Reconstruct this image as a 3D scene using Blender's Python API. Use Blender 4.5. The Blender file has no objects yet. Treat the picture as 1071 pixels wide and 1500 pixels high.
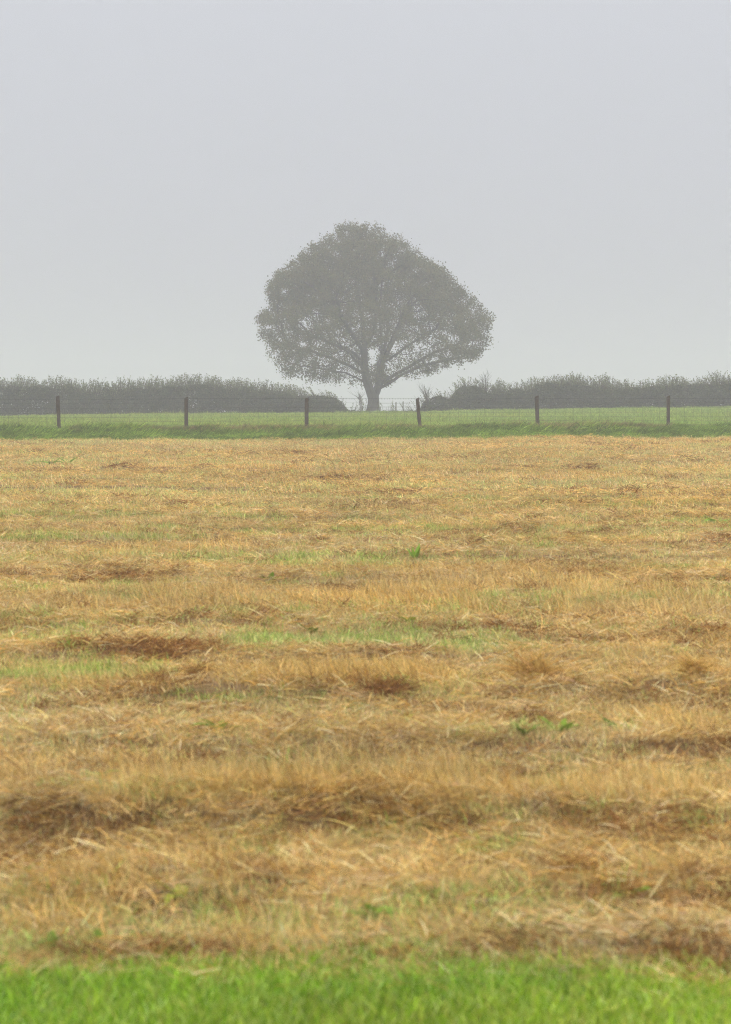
import bpy, math, random
import numpy as np

random.seed(7)
rng = np.random.default_rng(7)
sc = bpy.context.scene
COL = sc.collection

# ------------------------------------------------------------------ camera
CAM_H = 1.45
FPX = 3542.0            # focal length in photo pixels (85 mm, 36 mm tall frame, 1500 px)
HZ = 571.0              # photo row of the level horizon
cd = bpy.data.cameras.new("camera")
cam = bpy.data.objects.new("camera", cd)
COL.objects.link(cam)
cam.location = (0, 0, CAM_H)
cam.rotation_euler = (math.radians(90) - math.atan((750 - HZ) / FPX), 0, 0)
cd.sensor_fit = 'VERTICAL'
cd.sensor_height = 36
cd.lens = 85
cd.clip_start = 0.05
cd.clip_end = 9000
cd.dof.use_dof = True
cd.dof.focus_distance = 95
cd.dof.aperture_fstop = 6.3
sc.camera = cam

# ------------------------------------------------------------------ overcast sky, sun
W = bpy.data.worlds.new("World")
sc.world = W
W.use_nodes = True
nt = W.node_tree
nt.nodes.clear()
out = nt.nodes.new("ShaderNodeOutputWorld")
bg = nt.nodes.new("ShaderNodeBackground")
bg.inputs["Strength"].default_value = 0.1
sky = nt.nodes.new("ShaderNodeTexSky")
sky.sky_type = 'NISHITA'
sky.sun_disc = False
sky.sun_elevation = math.radians(48)
sky.sun_rotation = math.radians(200)
sky.dust_density = 4
# fog layer: the overcast brightens steadily from the horizon to the zenith
tc = nt.nodes.new("ShaderNodeTexCoord")
sep = nt.nodes.new("ShaderNodeSeparateXYZ")
nt.links.new(tc.outputs["Generated"], sep.inputs[0])
mx = nt.nodes.new("ShaderNodeMath"); mx.operation = 'MAXIMUM'; mx.inputs[1].default_value = 0
nt.links.new(sep.outputs["Z"], mx.inputs[0])
pw = nt.nodes.new("ShaderNodeMath"); pw.operation = 'POWER'; pw.inputs[1].default_value = 1.8
nt.links.new(mx.outputs[0], pw.inputs[0])
SKY_H = 6.0
ma = nt.nodes.new("ShaderNodeMath"); ma.operation = 'MULTIPLY_ADD'
ma.inputs[1].default_value = SKY_H * 3.0; ma.inputs[2].default_value = SKY_H
nt.links.new(pw.outputs[0], ma.inputs[0])
vs = nt.nodes.new("ShaderNodeVectorMath"); vs.operation = 'SCALE'
vs.inputs[0].default_value = (0.945, 0.975, 1.03)
nt.links.new(ma.outputs[0], vs.inputs["Scale"])
mixc = nt.nodes.new("ShaderNodeMix"); mixc.data_type = 'RGBA'
mixc.inputs[0].default_value = 0.94
nt.links.new(sky.outputs[0], mixc.inputs[6])
nt.links.new(vs.outputs[0], mixc.inputs[7])
nt.links.new(mixc.outputs[2], bg.inputs["Color"])
nt.links.new(bg.outputs[0], out.inputs[0])

sl = bpy.data.lights.new("sun", 'SUN')
sl.energy = 1.5
sl.angle = math.radians(35)
sl.color = (1.0, 0.98, 0.95)
sun = bpy.data.objects.new("sun", sl)
COL.objects.link(sun)
sun.rotation_euler = (math.radians(42), 0, math.radians(-20))

sc.view_settings.view_transform = 'Standard'
sc.view_settings.look = 'None'
sc.view_settings.exposure = 0.06
sc.view_settings.gamma = 1
sc.view_settings.use_curve_mapping = False
cy = sc.cycles
cy.max_bounces = 6
cy.diffuse_bounces = 1
cy.glossy_bounces = 2
cy.transmission_bounces = 4
cy.volume_bounces = 1
cy.transparent_max_bounces = 6
cy.use_denoising = True
cy.denoising_prefilter = 'NONE'
cy.filter_width = 1.1
cy.use_adaptive_sampling = True
cy.adaptive_threshold = 0.02

# ------------------------------------------------------------------ helpers
_tab = np.random.default_rng(99).random((8, 256, 256))


def vnoise(x, y, seed=0):
    """smooth value noise, 0..1, one lattice cell per unit"""
    x = np.asarray(x, float); y = np.asarray(y, float)
    xi = np.floor(x).astype(int); yi = np.floor(y).astype(int)
    fx = x - xi; fy = y - yi
    fx = fx * fx * (3 - 2 * fx); fy = fy * fy * (3 - 2 * fy)
    t = _tab[seed % 8]; o = (seed // 8) * 37
    a = t[(xi + o) & 255, (yi + o) & 255]; b = t[(xi + 1 + o) & 255, (yi + o) & 255]
    c = t[(xi + o) & 255, (yi + 1 + o) & 255]; d = t[(xi + 1 + o) & 255, (yi + 1 + o) & 255]
    return (a * (1 - fx) + b * fx) * (1 - fy) + (c * (1 - fx) + d * fx) * fy


def fbm(x, y, seed=0, oct=3):
    s = 0; a = 1; n = 0
    for k in range(oct):
        s = s + a * vnoise(x * 2 ** k + 11.3 * k, y * 2 ** k + 5.7 * k, seed + k); n += a; a *= .5
    return s / n


def smooth(e0, e1, x):
    t = np.clip((x - e0) / (e1 - e0), 0, 1)
    return t * t * (3 - 2 * t)


def mesh_obj(name, verts, faces, mat=None, parent=None, col=None, smooth_shade=False, attr=None):
    """faces: list of index tuples or one (n,k) array"""
    me = bpy.data.meshes.new(name)
    verts = np.asarray(verts, np.float32)
    if isinstance(faces, np.ndarray):
        n, k = faces.shape
        me.vertices.add(len(verts)); me.vertices.foreach_set("co", verts.ravel())
        me.loops.add(n * k); me.loops.foreach_set("vertex_index", faces.astype(np.int32).ravel())
        me.polygons.add(n)
        me.polygons.foreach_set("loop_start", np.arange(0, n * k, k, dtype=np.int32))
        me.update(calc_edges=True)
    else:
        me.from_pydata([tuple(v) for v in verts.tolist()], [], faces)
    if attr is not None:
        a = me.attributes.new("Col", 'FLOAT_COLOR', 'POINT')
        c = np.ones((len(verts), 4), np.float32); c[:, :3] = attr
        a.data.foreach_set("color", c.ravel())
    if smooth_shade:
        me.polygons.foreach_set("use_smooth", np.ones(len(me.polygons), bool))
    if mat: me.materials.append(mat)
    me.validate()
    o = bpy.data.objects.new(name, me)
    if col is not False: COL.objects.link(o)
    if parent: o.parent = parent
    return o


def tag(o, label=None, cat=None, group=None, kind=None):
    if label: o["label"] = label
    if cat: o["category"] = cat
    if group: o["group"] = group
    if kind: o["kind"] = kind
    return o


def empty(name, loc):
    o = bpy.data.objects.new(name, None)
    o.empty_display_size = .2
    COL.objects.link(o); o.location = loc
    return o


def ground_dist(py):        # photo row -> metres, on the level field
    return FPX * CAM_H / (py - HZ)


def px_x(px, d):
    return (px - 535.5) * d / FPX


# ------------------------------------------------------------------ materials
def new_mat(name):
    m = bpy.data.materials.new(name); m.use_nodes = True
    t = m.node_tree; t.nodes.clear()
    o = t.nodes.new("ShaderNodeOutputMaterial")
    return m, t, o


def leaf_mat(name, instanced, transl=0.3, rough=0.7, var=0.0):
    """blade or leaf colour from the mesh's own colour, times the tuft's tint"""
    m, t, o = new_mat(name)
    a = t.nodes.new("ShaderNodeAttribute"); a.attribute_name = "Col"; a.attribute_type = 'GEOMETRY'
    c = a.outputs["Color"]
    if instanced:
        b = t.nodes.new("ShaderNodeAttribute"); b.attribute_name = "tint"; b.attribute_type = 'INSTANCER'
        mm = t.nodes.new("ShaderNodeMix"); mm.data_type = 'RGBA'; mm.blend_type = 'MULTIPLY'
        mm.inputs[0].default_value = 1
        t.links.new(c, mm.inputs[6]); t.links.new(b.outputs["Color"], mm.inputs[7])
        c = mm.outputs[2]
    p = t.nodes.new("ShaderNodeBsdfPrincipled")
    p.inputs["Roughness"].default_value = rough
    p.inputs["Specular IOR Level"].default_value = 0.05
    t.links.new(c, p.inputs["Base Color"])
    tr = t.nodes.new("ShaderNodeBsdfTranslucent")
    t.links.new(c, tr.inputs["Color"])
    mix = t.nodes.new("ShaderNodeMixShader"); mix.inputs[0].default_value = transl
    t.links.new(p.outputs[0], mix.inputs[1]); t.links.new(tr.outputs[0], mix.inputs[2])
    t.links.new(mix.outputs[0], o.inputs[0])
    return m


def noise_mat(name, cols, scale=(1, 1, 1), nscale=4.0, detail=6, rough=0.9, bump=0.4, bdist=0.02, spots=None):
    """three-colour noise blend in object space, with fine relief"""
    m, t, o = new_mat(name)
    tcn = t.nodes.new("ShaderNodeTexCoord")
    mp = t.nodes.new("ShaderNodeMapping"); mp.inputs["Scale"].default_value = scale
    t.links.new(tcn.outputs["Object"], mp.inputs[0])
    n = t.nodes.new("ShaderNodeTexNoise"); n.inputs["Scale"].default_value = nscale
    n.inputs["Detail"].default_value = detail; n.inputs["Roughness"].default_value = .65
    t.links.new(mp.outputs[0], n.inputs["Vector"])
    r = t.nodes.new("ShaderNodeValToRGB")
    e = r.color_ramp.elements
    e[0].position = .32; e[0].color = (*cols[0], 1)
    e[1].position = .68; e[1].color = (*cols[2], 1)
    k = e.new(.5); k.color = (*cols[1], 1)
    t.links.new(n.outputs["Fac"], r.inputs[0])
    c = r.outputs[0]
    if spots:
        n2 = t.nodes.new("ShaderNodeTexNoise"); n2.inputs["Scale"].default_value = spots[0]
        n2.inputs["Detail"].default_value = 4
        t.links.new(tcn.outputs["Object"], n2.inputs["Vector"])
        r2 = t.nodes.new("ShaderNodeValToRGB")
        r2.color_ramp.elements[0].position = spots[1]; r2.color_ramp.elements[1].position = spots[1] + .08
        t.links.new(n2.outputs["Fac"], r2.inputs[0])
        mm = t.nodes.new("ShaderNodeMix"); mm.data_type = 'RGBA'
        t.links.new(r2.outputs[0], mm.inputs[0]); t.links.new(c, mm.inputs[6])
        mm.inputs[7].default_value = (*spots[2], 1)
        c = mm.outputs[2]
    p = t.nodes.new("ShaderNodeBsdfPrincipled")
    p.inputs["Roughness"].default_value = rough
    p.inputs["Specular IOR Level"].default_value = 0.2
    t.links.new(c, p.inputs["Base Color"])
    b = t.nodes.new("ShaderNodeBump"); b.inputs["Strength"].default_value = bump; b.inputs["Distance"].default_value = bdist
    t.links.new(n.outputs["Fac"], b.inputs["Height"]); t.links.new(b.outputs[0], p.inputs["Normal"])
    t.links.new(p.outputs[0], o.inputs[0])
    return m


M_GRASS = leaf_mat("grass_blade", True, .22)
M_LEAF = leaf_mat("foliage", False, .3)
M_WEED = leaf_mat("weed_leaf", False, .3, .6)
M_STRAW = leaf_mat("loose_straw", False, .25)
M_FIELD = noise_mat("mown_ground", ((.10, .055, .024), (.22, .13, .055), (.24, .20, .08)), (1, 1.6, 1), 9, 10, .95, 1.0, .05)
M_LAWN = noise_mat("lawn_ground", ((.05, .075, .018), (.08, .15, .025), (.11, .19, .03)), (1, 1, 1), 5, 6)
M_MEADOW = noise_mat("meadow_ground", ((.10, .15, .025), (.16, .22, .04), (.22, .28, .06)), (.5, 1.3, 1), .9, 8)
M_VERGE = noise_mat("verge_ground", ((.07, .09, .03), (.10, .14, .035), (.14, .17, .05)), (1, 1, 1), 3, 6)
M_BARK = noise_mat("bark", ((.035, .03, .024), (.07, .062, .05), (.12, .11, .09)), (3, 3, .8), 3, 8, .95, .8, .05)
M_TWIG = noise_mat("twig", ((.04, .035, .025), (.06, .05, .035), (.09, .075, .05)), (1, 1, 1), 6, 3)
M_POST = noise_mat("weathered_wood", ((.030, .024, .012), (.068, .053, .028), (.115, .092, .05)), (9, 9, 1.2), 5, 8, .9, .9, .01,
                   spots=(9, .60, (.10, .10, .045)))
M_WIRE = noise_mat("galvanised_wire", ((.05, .047, .045), (.09, .085, .08), (.14, .13, .12)), (1, 1, 1), 20, 3, .6, 0)

# ------------------------------------------------------------------ the lie of the land
def edge_y(x):              # far edge of the mown field
    return 67.3 + .19 * np.clip(x, -60, 60) + .5 * (vnoise(np.asarray(x) * .5, 3.3, 2) - .5)


def fence_y(x):
    return 80.0 + .17 * np.clip(x, -60, 60)


def lawn_y(x):              # near edge of the mown field
    return 5.92 + .26 * (fbm(np.asarray(x) * 2.3, 8.1, 3) - .5)


# mowing rows: distance, strength, width
ROWS = [(6.12, .07, .16), (6.8, .045, .22), (7.95, .10, .34), (9.55, .05, .25), (11.2, .10, .38), (12.95, .055, .26), (14.65, .06, .35),
        (16.6, .07, .5), (18.3, .06, .4), (20.4, .05, .5), (22.6, .05, .5), (24.8, .06, .5), (27.2, .05, .5), (29.6, .06, .6), (32.2, .05, .6), (34.8, .06, .6),
        (38.4, .06, .7), (43, .06, .8), (47, .05, .8), (52, .06, .9), (57.5, .06, 1), (63, .05, 1), (68, .05, 1)]


def row_strength(x, y):
    r = np.zeros_like(x)
    for k, (d, a, w) in enumerate(ROWS):
        yc = d + .5 * w * (fbm(x * .8 + k * 7.1, k * 3.7 + 0 * x, 1) - .5) * 2
        m = smooth(.32, .62, fbm(x * (.75 if d < 16 else .28) + k * 13.7, k * 5.1 + 0 * x, 4, 2))
        t = (y - yc) / w
        prof = np.where(t < 0, np.exp(-(t * 2.2) ** 2), np.exp(-(t * 1.1) ** 2))
        r = np.maximum(r, prof * (.25 + .75 * m) * a)
    return r


def field_z(x, y):
    z = row_strength(x, y)
    z = z + .05 * (fbm(x * .9, y * 1.3, 5) - .5) + .09 * (fbm(x * .15, y * .2, 6) - .5)
    return z


def land_z(x, y):
    """everything that is not the mown field"""
    z = .05 * (fbm(x * .5, y * .5, 2) - .5)
    bank = np.exp(-((y - fence_y(x) + 1.5) / 2.2) ** 2) * .10
    crest = smooth(100, 150, y) * (.012 * np.clip(x, -30, 30) + .22 * (fbm(x * .12, 4.4 + 0 * x, 3) - .5))
    fall = np.where(y > 152, -.03 * (y - 152), 0)
    fall = np.maximum(fall, -42)
    return z + bank + crest * np.where(y > 300, 0, 1) + fall


def grid(name, xs, lo, hi, tt, mat, zf, kind="structure"):
    """a sheet from the line lo(x) to the line hi(x), rows at the fractions tt"""
    lo = lo(xs) + 0 * xs; hi = hi(xs) + 0 * xs
    X = np.tile(xs, (len(tt), 1))
    Y = lo[None] + (hi - lo)[None] * np.asarray(tt)[:, None]
    Z = zf(X, Y)
    nx, ny = len(xs), len(tt)
    V = np.stack([X, Y, Z], -1).reshape(-1, 3)
    i = np.arange(ny - 1)[:, None] * nx + np.arange(nx - 1)[None, :]
    F = np.stack([i, i + 1, i + nx + 1, i + nx], -1).reshape(-1, 4)
    return tag(mesh_obj(name, V, F, mat, smooth_shade=True), kind=kind)


def spread(fine, step, far, n):
    a = np.arange(-fine, fine + step / 2, step)
    g = np.geomspace(1, far / fine, n)[1:] * fine
    return np.concatenate([-g[::-1], a, g])


xs = spread(16, .12, 3000, 14)
t_field = np.concatenate([np.linspace(0, .25, 150), np.linspace(.25, 1, 120)[1:]])
grid("mown_field", xs, lawn_y, edge_y, t_field, M_FIELD,
     lambda x, y: np.where(np.abs(x) < 40, field_z(x, y), 0) * smooth(0, .3, y - lawn_y(x)) * smooth(0, .6, edge_y(x) - y))
grid("lawn", xs, lambda x: -400.0, lawn_y, 1 - (np.geomspace(1, 401, 30)[::-1] - 1) / 400, M_LAWN, lambda x, y: .0 * x)
grid("verge", xs, edge_y, lambda x: fence_y(x) + .8, np.linspace(0, 1, 24), M_VERGE, lambda x, y: land_z(x, y) * smooth(0, 1, y - edge_y(x)))
xs2 = np.unique(np.concatenate([xs[::6], xs[-13:], xs[:13], [xs[13], xs[-14]]]))
grid("meadow", xs2, lambda x: fence_y(x) + .8, lambda x: 3000.0,
     np.concatenate([np.linspace(0, .035, 90), np.geomspace(.035, 1, 40)[1:]]), M_MEADOW, land_z)


# ------------------------------------------------------------------ grass tufts (prototypes, placed by geometry nodes)
def strands(n, rad, length, width, lean, droop, az=None, base_h=0.0, cols=((.5, .35, .15),), segs=3, flat=False, seed=0):
    """a bundle of curved ribbons; returns verts, tris, colours"""
    r = np.random.default_rng(seed)
    V = []; F = []; C = []
    for i in range(n):
        a0 = r.random() * 2 * math.pi; q = rad * math.sqrt(r.random())
        p = np.array([math.cos(a0) * q, math.sin(a0) * q, base_h * r.random() * (1 - .6 * (q / max(rad, 1e-6)) ** 2)])
        L = r.uniform(*length); w = r.uniform(*width)
        th = math.radians(r.uniform(*lean))                     # angle from vertical
        ph = r.random() * 2 * math.pi if az is None else r.normal(az[0], az[1])
        dr = math.radians(r.uniform(*droop))                    # added tilt along the strand
        side = r.normal(0, .35)
        cc = np.array(cols[r.integers(len(cols))]) * r.uniform(.5, 1.4) * (1 + r.normal(0, .05, 3))
        pts = [p.copy()]; dirs = []
        for s in range(segs):
            t2 = th + dr * (s + .5) / segs
            p2 = ph + side * s / segs
            d = np.array([math.sin(t2) * math.cos(p2), math.sin(t2) * math.sin(p2), math.cos(t2)])
            dirs.append(d); p = p + d * L / segs
            p[2] = max(p[2], .004)
            pts.append(p.copy())
        tw = r.random() * math.pi
        b = len(V)
        for s in range(segs + 1):
            d = dirs[min(s, segs - 1)]
            u = np.cross(d, (0, 0, 1)); u /= (np.linalg.norm(u) + 1e-6)
            v = np.cross(u, d)
            wv = u * math.cos(tw) + v * math.sin(tw)
            k = w * (1.0, .9, .65, .35, .2)[s] / 2 if s < segs else 0
            if s < segs:
                V.append(pts[s] - wv * k); V.append(pts[s] + wv * k); C += [cc, cc]
            else:
                V.append(pts[s]); C.append(cc)
        for s in range(segs - 1):
            q0 = b + 2 * s
            F += [(q0, q0 + 1, q0 + 3), (q0, q0 + 3, q0 + 2)]
        q0 = b + 2 * (segs - 1)
        F.append((q0, q0 + 1, q0 + 2))
    return np.array(V), np.array(F), np.clip(np.array(C), 0, 1)


STRAW = [(0.749, 0.524, 0.207), (0.792, 0.564, 0.244), (0.707, 0.453, 0.162), (0.856, 0.635, 0.316), (0.6, 0.363, 0.117), (0.8, 0.666, 0.405), (0.62, 0.402, 0.211)]
GOLD = [(0.633, 0.381, 0.093), (0.704, 0.455, 0.136), (0.55, 0.307, 0.068), (0.744, 0.505, 0.17)]
BROWN = [(0.331, 0.155, 0.044), (0.405, 0.201, 0.063), (0.239, 0.109, 0.033), (0.497, 0.277, 0.096), (0.138, 0.063, 0.022)]
PALEG = [(0.549, 0.564, 0.176), (0.451, 0.525, 0.136), (0.627, 0.604, 0.224), (0.666, 0.584, 0.224)]
GREEN = [(0.323, 0.451, 0.08), (0.235, 0.372, 0.048), (0.421, 0.519, 0.12)]
LAWNC = [(0.214, 0.374, 0.012), (0.165, 0.326, 0.009), (0.255, 0.422, 0.022), (0.312, 0.461, 0.037), (0.394, 0.528, 0.079), (0.452, 0.452, 0.093), (0.149, 0.29, 0.022), (0.465, 0.6, 0.158)]
VERGC = [(0.134, 0.214, 0.023), (0.176, 0.269, 0.031), (0.252, 0.362, 0.048), (0.302, 0.381, 0.067), (0.076, 0.121, 0.013)]
SEED = [(.26, .15, .065), (.19, .14, .06), (.33, .22, .09)]
MEADC = [(0.261, 0.359, 0.053), (0.313, 0.405, 0.068), (0.209, 0.304, 0.04), (0.374, 0.432, 0.093)]

pool = bpy.data.collections.new("grass_tufts")      # prototypes only, not linked to the scene
KIND = {}
_n = 0


def proto(kind, variants, **kw):
    global _n
    KIND[kind] = []
    for v in range(variants):
        V, F, C = strands(seed=1000 + _n * 17 + v, **kw)
        o = mesh_obj("tuft_%02d" % _n, V, F, M_GRASS, col=False, attr=C)
        pool.objects.link(o)
        KIND[kind].append(_n); _n += 1


LEFT = (math.pi, .9)
proto("stubble", 4, n=52, rad=.15, length=(.025, .075), width=(.0022, .004), lean=(5, 60), droop=(-5, 35), cols=STRAW)
proto("palestub", 3, n=52, rad=.15, length=(.025, .07), width=(.0022, .004), lean=(5, 55), droop=(-5, 35), cols=PALEG + STRAW[:2])
proto("mat", 4, n=56, rad=.15, length=(.05, .17), width=(.002, .004), lean=(55, 92), droop=(5, 45), base_h=.05, cols=STRAW + GOLD)
proto("stand", 4, n=52, rad=.12, length=(.06, .14), width=(.0018, .0035), lean=(5, 62), droop=(5, 70), az=(math.pi, 1.5), cols=GOLD + STRAW[:2])
proto("brown", 3, n=56, rad=.12, length=(.04, .13), width=(.002, .0045), lean=(45, 95), droop=(0, 50), base_h=.05, cols=BROWN)
proto("green", 3, n=48, rad=.12, length=(.035, .09), width=(.0025, .005), lean=(5, 50), droop=(5, 50), cols=GREEN + PALEG[:2])
proto("lawn", 4, n=60, rad=.09, length=(.02, .062), width=(.0018, .0038), lean=(3, 45), droop=(5, 60), cols=LAWNC)
proto("verge", 4, n=46, rad=.20, length=(.22, .50), width=(.012, .024), lean=(10, 50), droop=(35, 95), az=(.0, .8), cols=VERGC, segs=4)
proto("seed", 3, n=40, rad=.20, length=(.25, .46), width=(.009, .018), lean=(5, 40), droop=(20, 70), az=(.0, 1.0), cols=SEED + VERGC[:2], segs=4)
proto("meadow", 4, n=70, rad=.45, length=(.08, .19), width=(.010, .02), lean=(5, 50), droop=(10, 60), cols=MEADC)
proto("farstub", 4, n=90, rad=.36, length=(.03, .09), width=(.004, .008), lean=(5, 55), droop=(0, 40), az=LEFT, cols=STRAW + GOLD[:2])
proto("farpale", 3, n=90, rad=.36, length=(.03, .09), width=(.004, .008), lean=(5, 55), droop=(0, 40), cols=PALEG + STRAW[:2])
proto("farmat", 3, n=80, rad=.34, length=(.06, .18), width=(.004, .008), lean=(55, 92), droop=(5, 45), base_h=.07, cols=GOLD + STRAW[:3])
proto("farbrown", 3, n=70, rad=.26, length=(.05, .15), width=(.004, .009), lean=(50, 95), droop=(5, 45), base_h=.07, cols=BROWN)

NG = bpy.data.node_groups.new("scatter_tufts", 'GeometryNodeTree')
NG.interface.new_socket("Geometry", in_out='INPUT', socket_type='NodeSocketGeometry')
NG.interface.new_socket("Geometry", in_out='OUTPUT', socket_type='NodeSocketGeometry')
gi = NG.nodes.new("NodeGroupInput"); go = NG.nodes.new("NodeGroupOutput")
iop = NG.nodes.new("GeometryNodeInstanceOnPoints")
ci = NG.nodes.new("GeometryNodeCollectionInfo")
ci.inputs["Collection"].default_value = pool
ci.inputs["Separate Children"].default_value = True
ci.inputs["Reset Children"].default_value = True


def named(n, typ):
    a = NG.nodes.new("GeometryNodeInputNamedAttribute"); a.data_type = typ
    a.inputs["Name"].default_value = n
    return a.outputs["Attribute"]


NG.links.new(gi.outputs[0], iop.inputs["Points"])
NG.links.new(ci.outputs[0], iop.inputs["Instance"])
iop.inputs["Pick Instance"].default_value = True
NG.links.new(named("pick", 'INT'), iop.inputs["Instance Index"])
NG.links.new(named("rot", 'FLOAT_VECTOR'), iop.inputs["Rotation"])
NG.links.new(named("scl", 'FLOAT_VECTOR'), iop.inputs["Scale"])
NG.links.new(iop.outputs[0], go.inputs[0])


def scatter(name, P, pick, rot, scl, tint):
    me = bpy.data.meshes.new(name)
    n = len(P)
    me.vertices.add(n); me.vertices.foreach_set("co", P.astype(np.float32).ravel())
    a = me.attributes.new("pick", 'INT', 'POINT'); a.data.foreach_set("value", pick.astype(np.int32))
    a = me.attributes.new("rot", 'FLOAT_VECTOR', 'POINT'); a.data.foreach_set("vector", rot.astype(np.float32).ravel())
    a = me.attributes.new("scl", 'FLOAT_VECTOR', 'POINT'); a.data.foreach_set("vector", scl.astype(np.float32).ravel())
    a = me.attributes.new("tint", 'FLOAT_COLOR', 'POINT')
    c = np.ones((n, 4), np.float32); c[:, :3] = tint
    a.data.foreach_set("color", c.ravel())
    me.materials.append(M_GRASS)
    o = bpy.data.objects.new(name, me); COL.objects.link(o)
    md = o.modifiers.new("scatter", 'NODES'); md.node_group = NG
    return tag(o, kind="stuff")


def wedge(y0, y1, per_m2, margin=1.6, fx=1.12):
    """random points on the strip y0..y1 of the ground in view, plus a margin to each side"""
    n = int(per_m2 * (y1 - y0) * 2 * (margin + .151 * fx * (y0 + y1) / 2))
    u = rng.random(n)
    w0 = margin + .151 * fx * y0; w1 = margin + .151 * fx * y1
    a = (w1 - w0) / 2; b = w0                       # density follows the widening strip
    y = y0 + (y1 - y0) * ((-b + np.sqrt(b * b + 4 * a * (a + b) * u)) / (2 * a))
    x = (rng.random(n) * 2 - 1) * (margin + .151 * fx * y)
    return x, y


def pick_from(kind, n):
    return np.array(KIND[kind])[rng.integers(0, len(KIND[kind]), n)]


# patches read off the photograph: px, py, half width, half height (photo pixels on the ground), weight
P_GREEN = [(540, 950, 300, 15, 1), (700, 962, 120, 9, .8), (120, 1003, 170, 16, 1), (40, 945, 150, 9, .7), (830, 1094, 150, 10, .8),
           (690, 1098, 60, 9, .7), (210, 1208, 130, 14, .7), (735, 1262, 55, 13, .8), (548, 1347, 26, 16, .9), (365, 1268, 40, 17, .6),
           (575, 820, 45, 7, .7), (90, 681, 60, 4, .8), (120, 651, 80, 4, .7), (455, 651, 30, 3, .7), (720, 1375, 60, 14, .7),
           (70, 1392, 60, 9, .6), (600, 912, 50, 7, .6), (1030, 768, 60, 5, .8), (820, 795, 160, 4, .6), (480, 790, 200, 5, .6), (120, 755, 120, 6, .5), (930, 880, 50, 8, .4)]
P_STAND = [(420, 1180, 520, 34, 1), (900, 1195, 260, 34, .9), (720, 885, 460, 24, .9), (250, 885, 260, 18, .7), (500, 1012, 190, 26, .9),
           (300, 1322, 330, 32, .8), (160, 1030, 130, 12, .8), (1000, 1008, 70, 24, .7), (860, 1310, 260, 30, .6), (700, 850, 300, 14, .5), (980, 1090, 120, 30, .5)]
P_BROWN = [(620, 1232, 140, 10, .8), (960, 1232, 140, 13, .9), (560, 1028, 55, 15, 1), (200, 968, 95, 8, 1), (330, 922, 80, 8, .9), (395, 905, 45, 8, .7),
           (745, 926, 120, 6, .9), (160, 855, 75, 6, .9), (45, 922, 70, 7, .8), (850, 1300, 75, 18, .8), (600, 1412, 130, 12, 1), (200, 1416, 230, 10, 1),
           (1000, 1418, 100, 12, 1), (120, 1098, 90, 8, .8), (240, 1030, 60, 10, .8), (790, 1022, 50, 8, .7), (300, 1340, 200, 14, .6), (930, 780, 90, 4, .7), (1010, 930, 60, 8, .6),
           (560, 745, 80, 4, .5), (250, 790, 70, 4, .7), (120, 1235, 140, 10, .6), (860, 848, 60, 5, .5)]


WEEDS = [  # px, foot row, size m, leaves, colour, label
    (395, 857, .13, 4, "b", "small bright broad-leaved weed alone in the straw, left of centre, mid field"),
    (608, 828, .16, 5, "b", "upright bright green weed in the pale strip, mid field centre"),
    (457, 933, .11, 3, "m", "dark green dock leaf at the edge of the long pale green band"),
    (601, 920, .12, 5, "y", "yellow-green weed just above the long pale green band"),
    (776, 1087, .09, 4, "b", "bright little weed below the domed hay heap"),
    (769, 1112, .08, 5, "d", "dark curled weed leaf below the little bright weed"),
    (822, 1106, .10, 6, "m", "spreading grey-green weed right of the dark curled leaf"),
    (908, 1088, .10, 6, "d", "dark leafy weed in the straw right of the domed heap"),
    (806, 1008, .07, 3, "b", "tiny bright leaf at the right foot of the domed hay heap"),
    (137, 1162, .10, 5, "m", "small green weed above the tall straw row, far left"),
    (319, 1103, .10, 5, "b", "bright weed among matted straw, left of centre near the middle rows"),
    (598, 1065, .06, 3, "y", "yellowish leaf under the dark hay tangle"),
    (262, 1338, .10, 4, "y", "olive-yellow weed in the nearest straw, left side"),
    (10, 1302, .11, 2, "y", "flat yellow-green leaf at the left edge of the near straw"),
    (925, 1338, .08, 4, "b", "green weed leaf in the nearest straw, right side"),
    (548, 1358, .07, 8, "b", "leafy green tuft in the nearest straw, centre"),
    (43, 684, .28, 5, "b", "leftmost of the bright weeds in the far field"),
    (75, 684, .32, 6, "b", "middle bright weed of the far field's left group"),
    (99, 684, .26, 5, "b", "rightmost of the bright weeds in the far field's left group"),
    (70, 1403, .06, 4, "d", "dark green leaf where the near straw meets the lawn, left"),
    (150, 1404, .06, 5, "m", "green weed rooted on the lawn's straw edge, left of centre"),
    (1052, 768, .22, 6, "b", "green weed near the right edge, far half of the field"),
]
CLUMPS = [  # px, foot row, half width px, height px, colours, lean of strands, label
    (782, 1026, 42, 44, GOLD + STRAW[2:3] + BROWN[:1], "domed heap of dry golden hay standing right of centre"),
    (566, 1037, 38, 24, BROWN, "dark flattened tangle of brown hay left of the domed heap"),
    (290, 1023, 13, 26, BROWN + GOLD, "small upright brown hay tuft at the right end of the left pale green band"),
    (385, 915, 34, 16, BROWN, "dark matted hay lump above the long pale green band"),
    (1018, 1030, 16, 30, GOLD, "narrow golden hay tuft standing near the right edge"),
    (1006, 950, 14, 14, BROWN, "little brown hay knot near the right edge above the golden tuft"),
    (850, 1312, 46, 32, BROWN + GOLD, "reddish brown hay lump in the nearest straw, right of centre"),
    (600, 1420, 60, 20, BROWN + GOLD, "rolled brown hay lying along the lawn edge, centre"),
    (1000, 1424, 46, 20, BROWN, "dark hay lump on the lawn edge near the right corner"),
    (692, 806, 9, 11, BROWN, "tiny dark hay knot in the far half, right of the upright weed"),
]


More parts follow.
